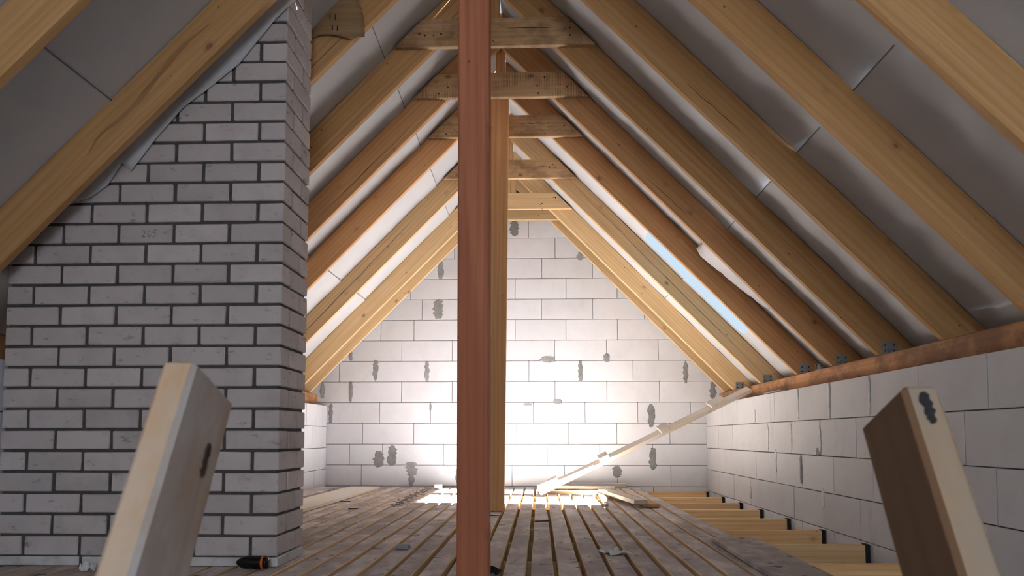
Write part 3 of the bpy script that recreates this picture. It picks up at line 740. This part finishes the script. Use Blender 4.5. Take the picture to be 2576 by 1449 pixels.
# ------------------------------------------------------------------ loose things on the deck
def lying(name, p0, p1, wd, th, mat, label, cat, z0=0.004, up=(0, 0, 1), group=None, c=0.003):
    o = beam(name, (p0[0], p0[1], z0+th/2), (p1[0], p1[1], z0+th/2), wd, th, mat, up=up, c=c)
    return tag(o, label, cat, group)
lying('loose_board', (-2.07, 5.2), (-2.02, 8.93), 0.34, 0.03, M['pine_dusty'], 'wide pale board lying on the deck by the left wall', 'board')
lying('loose_board', (-2.42, 5.0), (-2.40, 8.75), 0.24, 0.03, M['deck_top'], 'weathered board lying against the left block wall', 'board')
lying('short_plank', (0.66, 8.0), (0.86, 6.62), 0.12, 0.035, M['pine_dusty'], 'short pale plank end lying on the deck right of the ramp foot', 'board', z0=0.038)
lying('short_plank', (0.82, 8.1), (0.97, 6.66), 0.12, 0.032, M['pine_gold'], 'second short plank beside the pale one, right of the ramp foot', 'board', z0=0.004)
lying('short_plank', (0.62, 7.9), (0.60, 7.2), 0.05, 0.035, M['pine_pale'], 'stubby offcut propping the two short planks', 'board', z0=0.004)
lying('batten', (0.10, 9.15), (1.02, 9.22), 0.05, 0.05, M['pine_dusty'], 'thin batten lying along the foot of the gable', 'batten')
lying('batten', (0.05, 9.0), (0.86, 8.86), 0.06, 0.04, M['pine_dusty'], 'second batten, in front of the one along the gable foot', 'batten')
lying('batten', (-0.02, 8.25), (0.74, 8.20), 0.05, 0.035, M['pine_gold'], 'short dark batten across the deck behind the ramp foot', 'batten')
lying('loose_board', (1.10, 2.9), (1.12, 4.55), 0.25, 0.025, M['deck_top'], 'wide dusty brown board at the right edge of the deck', 'board')
o = tag(cbox('brick_offcut', -1.225, -1.135, 8.94, 9.04, 0.004, 0.055, M['block'], c=0.006), 'small white block offcut lying in the sun patch', 'offcut')
o = tag(cbox('slate_piece', -0.775, -0.704, 4.16, 4.22, 0.004, 0.026, M['slate'], c=0.004), 'small flat grey slate chip left of the posts', 'slate')
o.data.transform(Matrix.Identity(4))
# crumpled scrap
def scrap(name, x, y, sx, sy, mat, label, cat, rot=0, hgt=0.02, seed=0):
    n = 6; v = []; f = []
    for i in range(n+1):
        for j in range(n+1):
            u, t = i/n-0.5, j/n-0.5
            v.append((u*sx*(1+0.3*noise.noise((t*3, seed, 1))), t*sy*(1+0.3*noise.noise((u*3, seed, 4))), 0.004+hgt*abs(noise.noise((u*3+seed, t*3, seed)))))
    for i in range(n):
        for j in range(n): a = i*(n+1)+j; f.append([a, a+1, a+n+2, a+n+1])
    o = link(bpy.data.objects.new(name, mesh(name, v, f, mat))); o.location = (x, y, 0.0); o.rotation_euler = (0, 0, rot)
    md = o.modifiers.new('t', 'SOLIDIFY'); md.thickness = 0.002
    return tag(o, label, cat)
scrap('paper_scrap', 0.385, 4.08, 0.12, 0.13, M['paper'], 'pale torn paper scrap on the deck near the front', 'scrap', 0.5, 0.03, 2)
scrap('foil_scrap', 0.56, 6.72, 0.06, 0.08, M['foil'], 'tiny crumpled foil scrap beside the short planks', 'scrap', 0.2, 0.08, 3)
scrap('foil_scrap', -0.36, 6.02, 0.13, 0.12, M['foil'], 'flat foil scrap at the foot of the rear post', 'scrap', 0.1, 0.01, 8)
scrap('felt_scrap', -0.235, 3.42, 0.12, 0.10, M['black'], 'black felt scrap at the foot of the foreground post', 'scrap', 0.3, 0.06, 5)
scrap('plaster_lump', -2.05, 3.48, 0.07, 0.06, M['base_block'], 'pale plaster lump at the foot of the chimney', 'lump', 0.3, 0.06, 6)
for i, (xa, ya, xb, yb) in enumerate([(-0.035, 5.54, 0.068, 5.56), (-1.856, 7.14, -1.758, 7.17), (-1.6, 6.45, -1.52, 6.45)]):
    lying('nail_rod', (xa, ya), (xb, yb), 0.008, 0.008, M['black'], ['thin black rod across a deck board in the middle', 'thin black rod on the left deck boards, farther one', 'thin black rod on the left deck boards, nearer one'][i], 'rod', c=0.002)
# bark chips strewn in a row
v = []; f = []; r3 = random.Random(5)
for i in range(260):
    t = r3.random(); x = -1.24-0.03*t+r3.gauss(0, 0.035); y = 6.6+2.4*t; s = r3.uniform(0.006, 0.018); a = r3.uniform(0, 6.28); z = 0.004+r3.uniform(0, 0.018)
    b0 = len(v)
    for q in range(4):
        v.append((x+s*math.cos(a+q*1.57)*(1.6 if q % 2 else 0.6), y+s*math.sin(a+q*1.57)*(1.6 if q % 2 else 0.6), z+r3.uniform(0, 0.006)))
    v.append((x, y, z+0.008)); f += [[b0, b0+1, b0+4], [b0+1, b0+2, b0+4], [b0+2, b0+3, b0+4], [b0+3, b0, b0+4], [b0+3, b0+2, b0+1, b0]]
tag(link(bpy.data.objects.new('bark_chips', mesh('bark_chips', v, f, M['chips']))), 'loose bark chips strewn along the left deck boards', 'bark chips', kind='stuff')

# bottle lying at the chimney foot
bt = empty('plastic_bottle', (-1.385, 3.52, 0.036))
def lathe(name, prof, mat, parent, n=18):
    v = []; f = []
    for x, r in prof:
        for i in range(n): v.append((x, r*math.cos(2*math.pi*i/n), r*math.sin(2*math.pi*i/n)))
    for k in range(len(prof)-1):
        for i in range(n): f.append([k*n+i, k*n+(i+1) % n, (k+1)*n+(i+1) % n, (k+1)*n+i])
    f.append(list(range(n))); f.append([len(v)-n+i for i in range(n)][::-1])
    return link(bpy.data.objects.new(name, fixn(mesh(name, v, f, mat, True))), parent)
lathe('bottle_body', [(0.0, 0.006), (0.008, 0.014), (0.03, 0.027), (0.055, 0.031), (0.07, 0.028), (0.085, 0.031), (0.115, 0.031), (0.125, 0.027)], M['bottle'], bt)
lathe('label_band', [(0.118, 0.0285), (0.119, 0.030), (0.128, 0.030), (0.129, 0.0285)], M['cap'], bt)
lathe('bottle_base', [(0.129, 0.028), (0.142, 0.029), (0.147, 0.022)], M['bottle'], bt)
tag(bt, 'crushed dark plastic bottle lying at the foot of the chimney corner', 'bottle')

# ------------------------------------------------------------------ bark sheet and foil bits in the roof
v = []; f = []; n = 10
for i in range(n+1):
    for j in range(n+1):
        u, t = i/n, j/n
        x = -1.30+0.33*u-0.05*t*u+0.02*math.sin(t*3); z = 2.835+0.02*math.sin(u*5)+0.26*t+(0.02 if u > .8 and t < .2 else 0)
        yy = 4.148-0.03*math.sin(u*2.5)-0.02*t
        v.append((x, yy, z))
for i in range(n):
    for j in range(n): a = i*(n+1)+j; f.append([a, a+n+1, a+n+2, a+1])
o = link(bpy.data.objects.new('bark_sheet', mesh('bark_sheet', v, f, M['bark'], True))); md = o.modifiers.new('t', 'SOLIDIFY'); md.thickness = 0.003; md.offset = -1
tag(o, 'brown curled bark sheet with slits tacked to a rafter beside the chimney top', 'bark sheet')
for (x, z) in ((-1.165, 2.95), (-1.135, 2.945), (-1.15, 2.885), (-1.122, 2.88)):
    cbox('slit', x, x+0.004, 4.108, 4.115, z-0.014, z+0.014, M['hole'], o, c=0.001)
# loose foil hanging in the bay before the sky gap
v = []; f = []; nu, nt_ = 26, 8
for i in range(nu+1):
    for j in range(nt_+1):
        u, t = i/nu, j/nt_
        h = 1.63+0.55*u                                 # distance from the ridge
        wdt = 0.16*(math.sin(math.pi*min(1, u*0.92+0.08))**0.6)
        yy = 5.80+0.62*t*(1-0.15*u)
        dz = -0.02-0.085*math.sin(math.pi*t*0.8)*(1-u)**0.5*min(1, u*8+0.5) + 0.010*math.sin(u*60+t*18+2*noise.noise((u*4, t*3, 2)))*math.sin(math.pi*t)+0.008*noise.noise((u*12, t*5, 0))
        v.append((RX+h+dz*0.5, yy, ZU+TV-K*h+dz))
for i in range(nu):
    for j in range(nt_): a = i*(nt_+1)+j; f.append([a, a+1, a+nt_+2, a+nt_+1])
o = link(bpy.data.objects.new('foil_fold', mesh('foil_fold', v, f, M['foil'], True))); md = o.modifiers.new('t', 'SOLIDIFY'); md.thickness = 0.002
tag(o, 'wrinkled white foil sagging between two orange right rafters', 'foil')
scrap_o = scrap('foil_scrap', 2.115, 7.05, 0.05, 0.5, M['foil'], 'pinkish foil strip hanging over the right wall top', 'scrap', 0.0, 0.02, 11)
scrap_o.location = (2.03, 6.75, WALL_TOP+0.0)
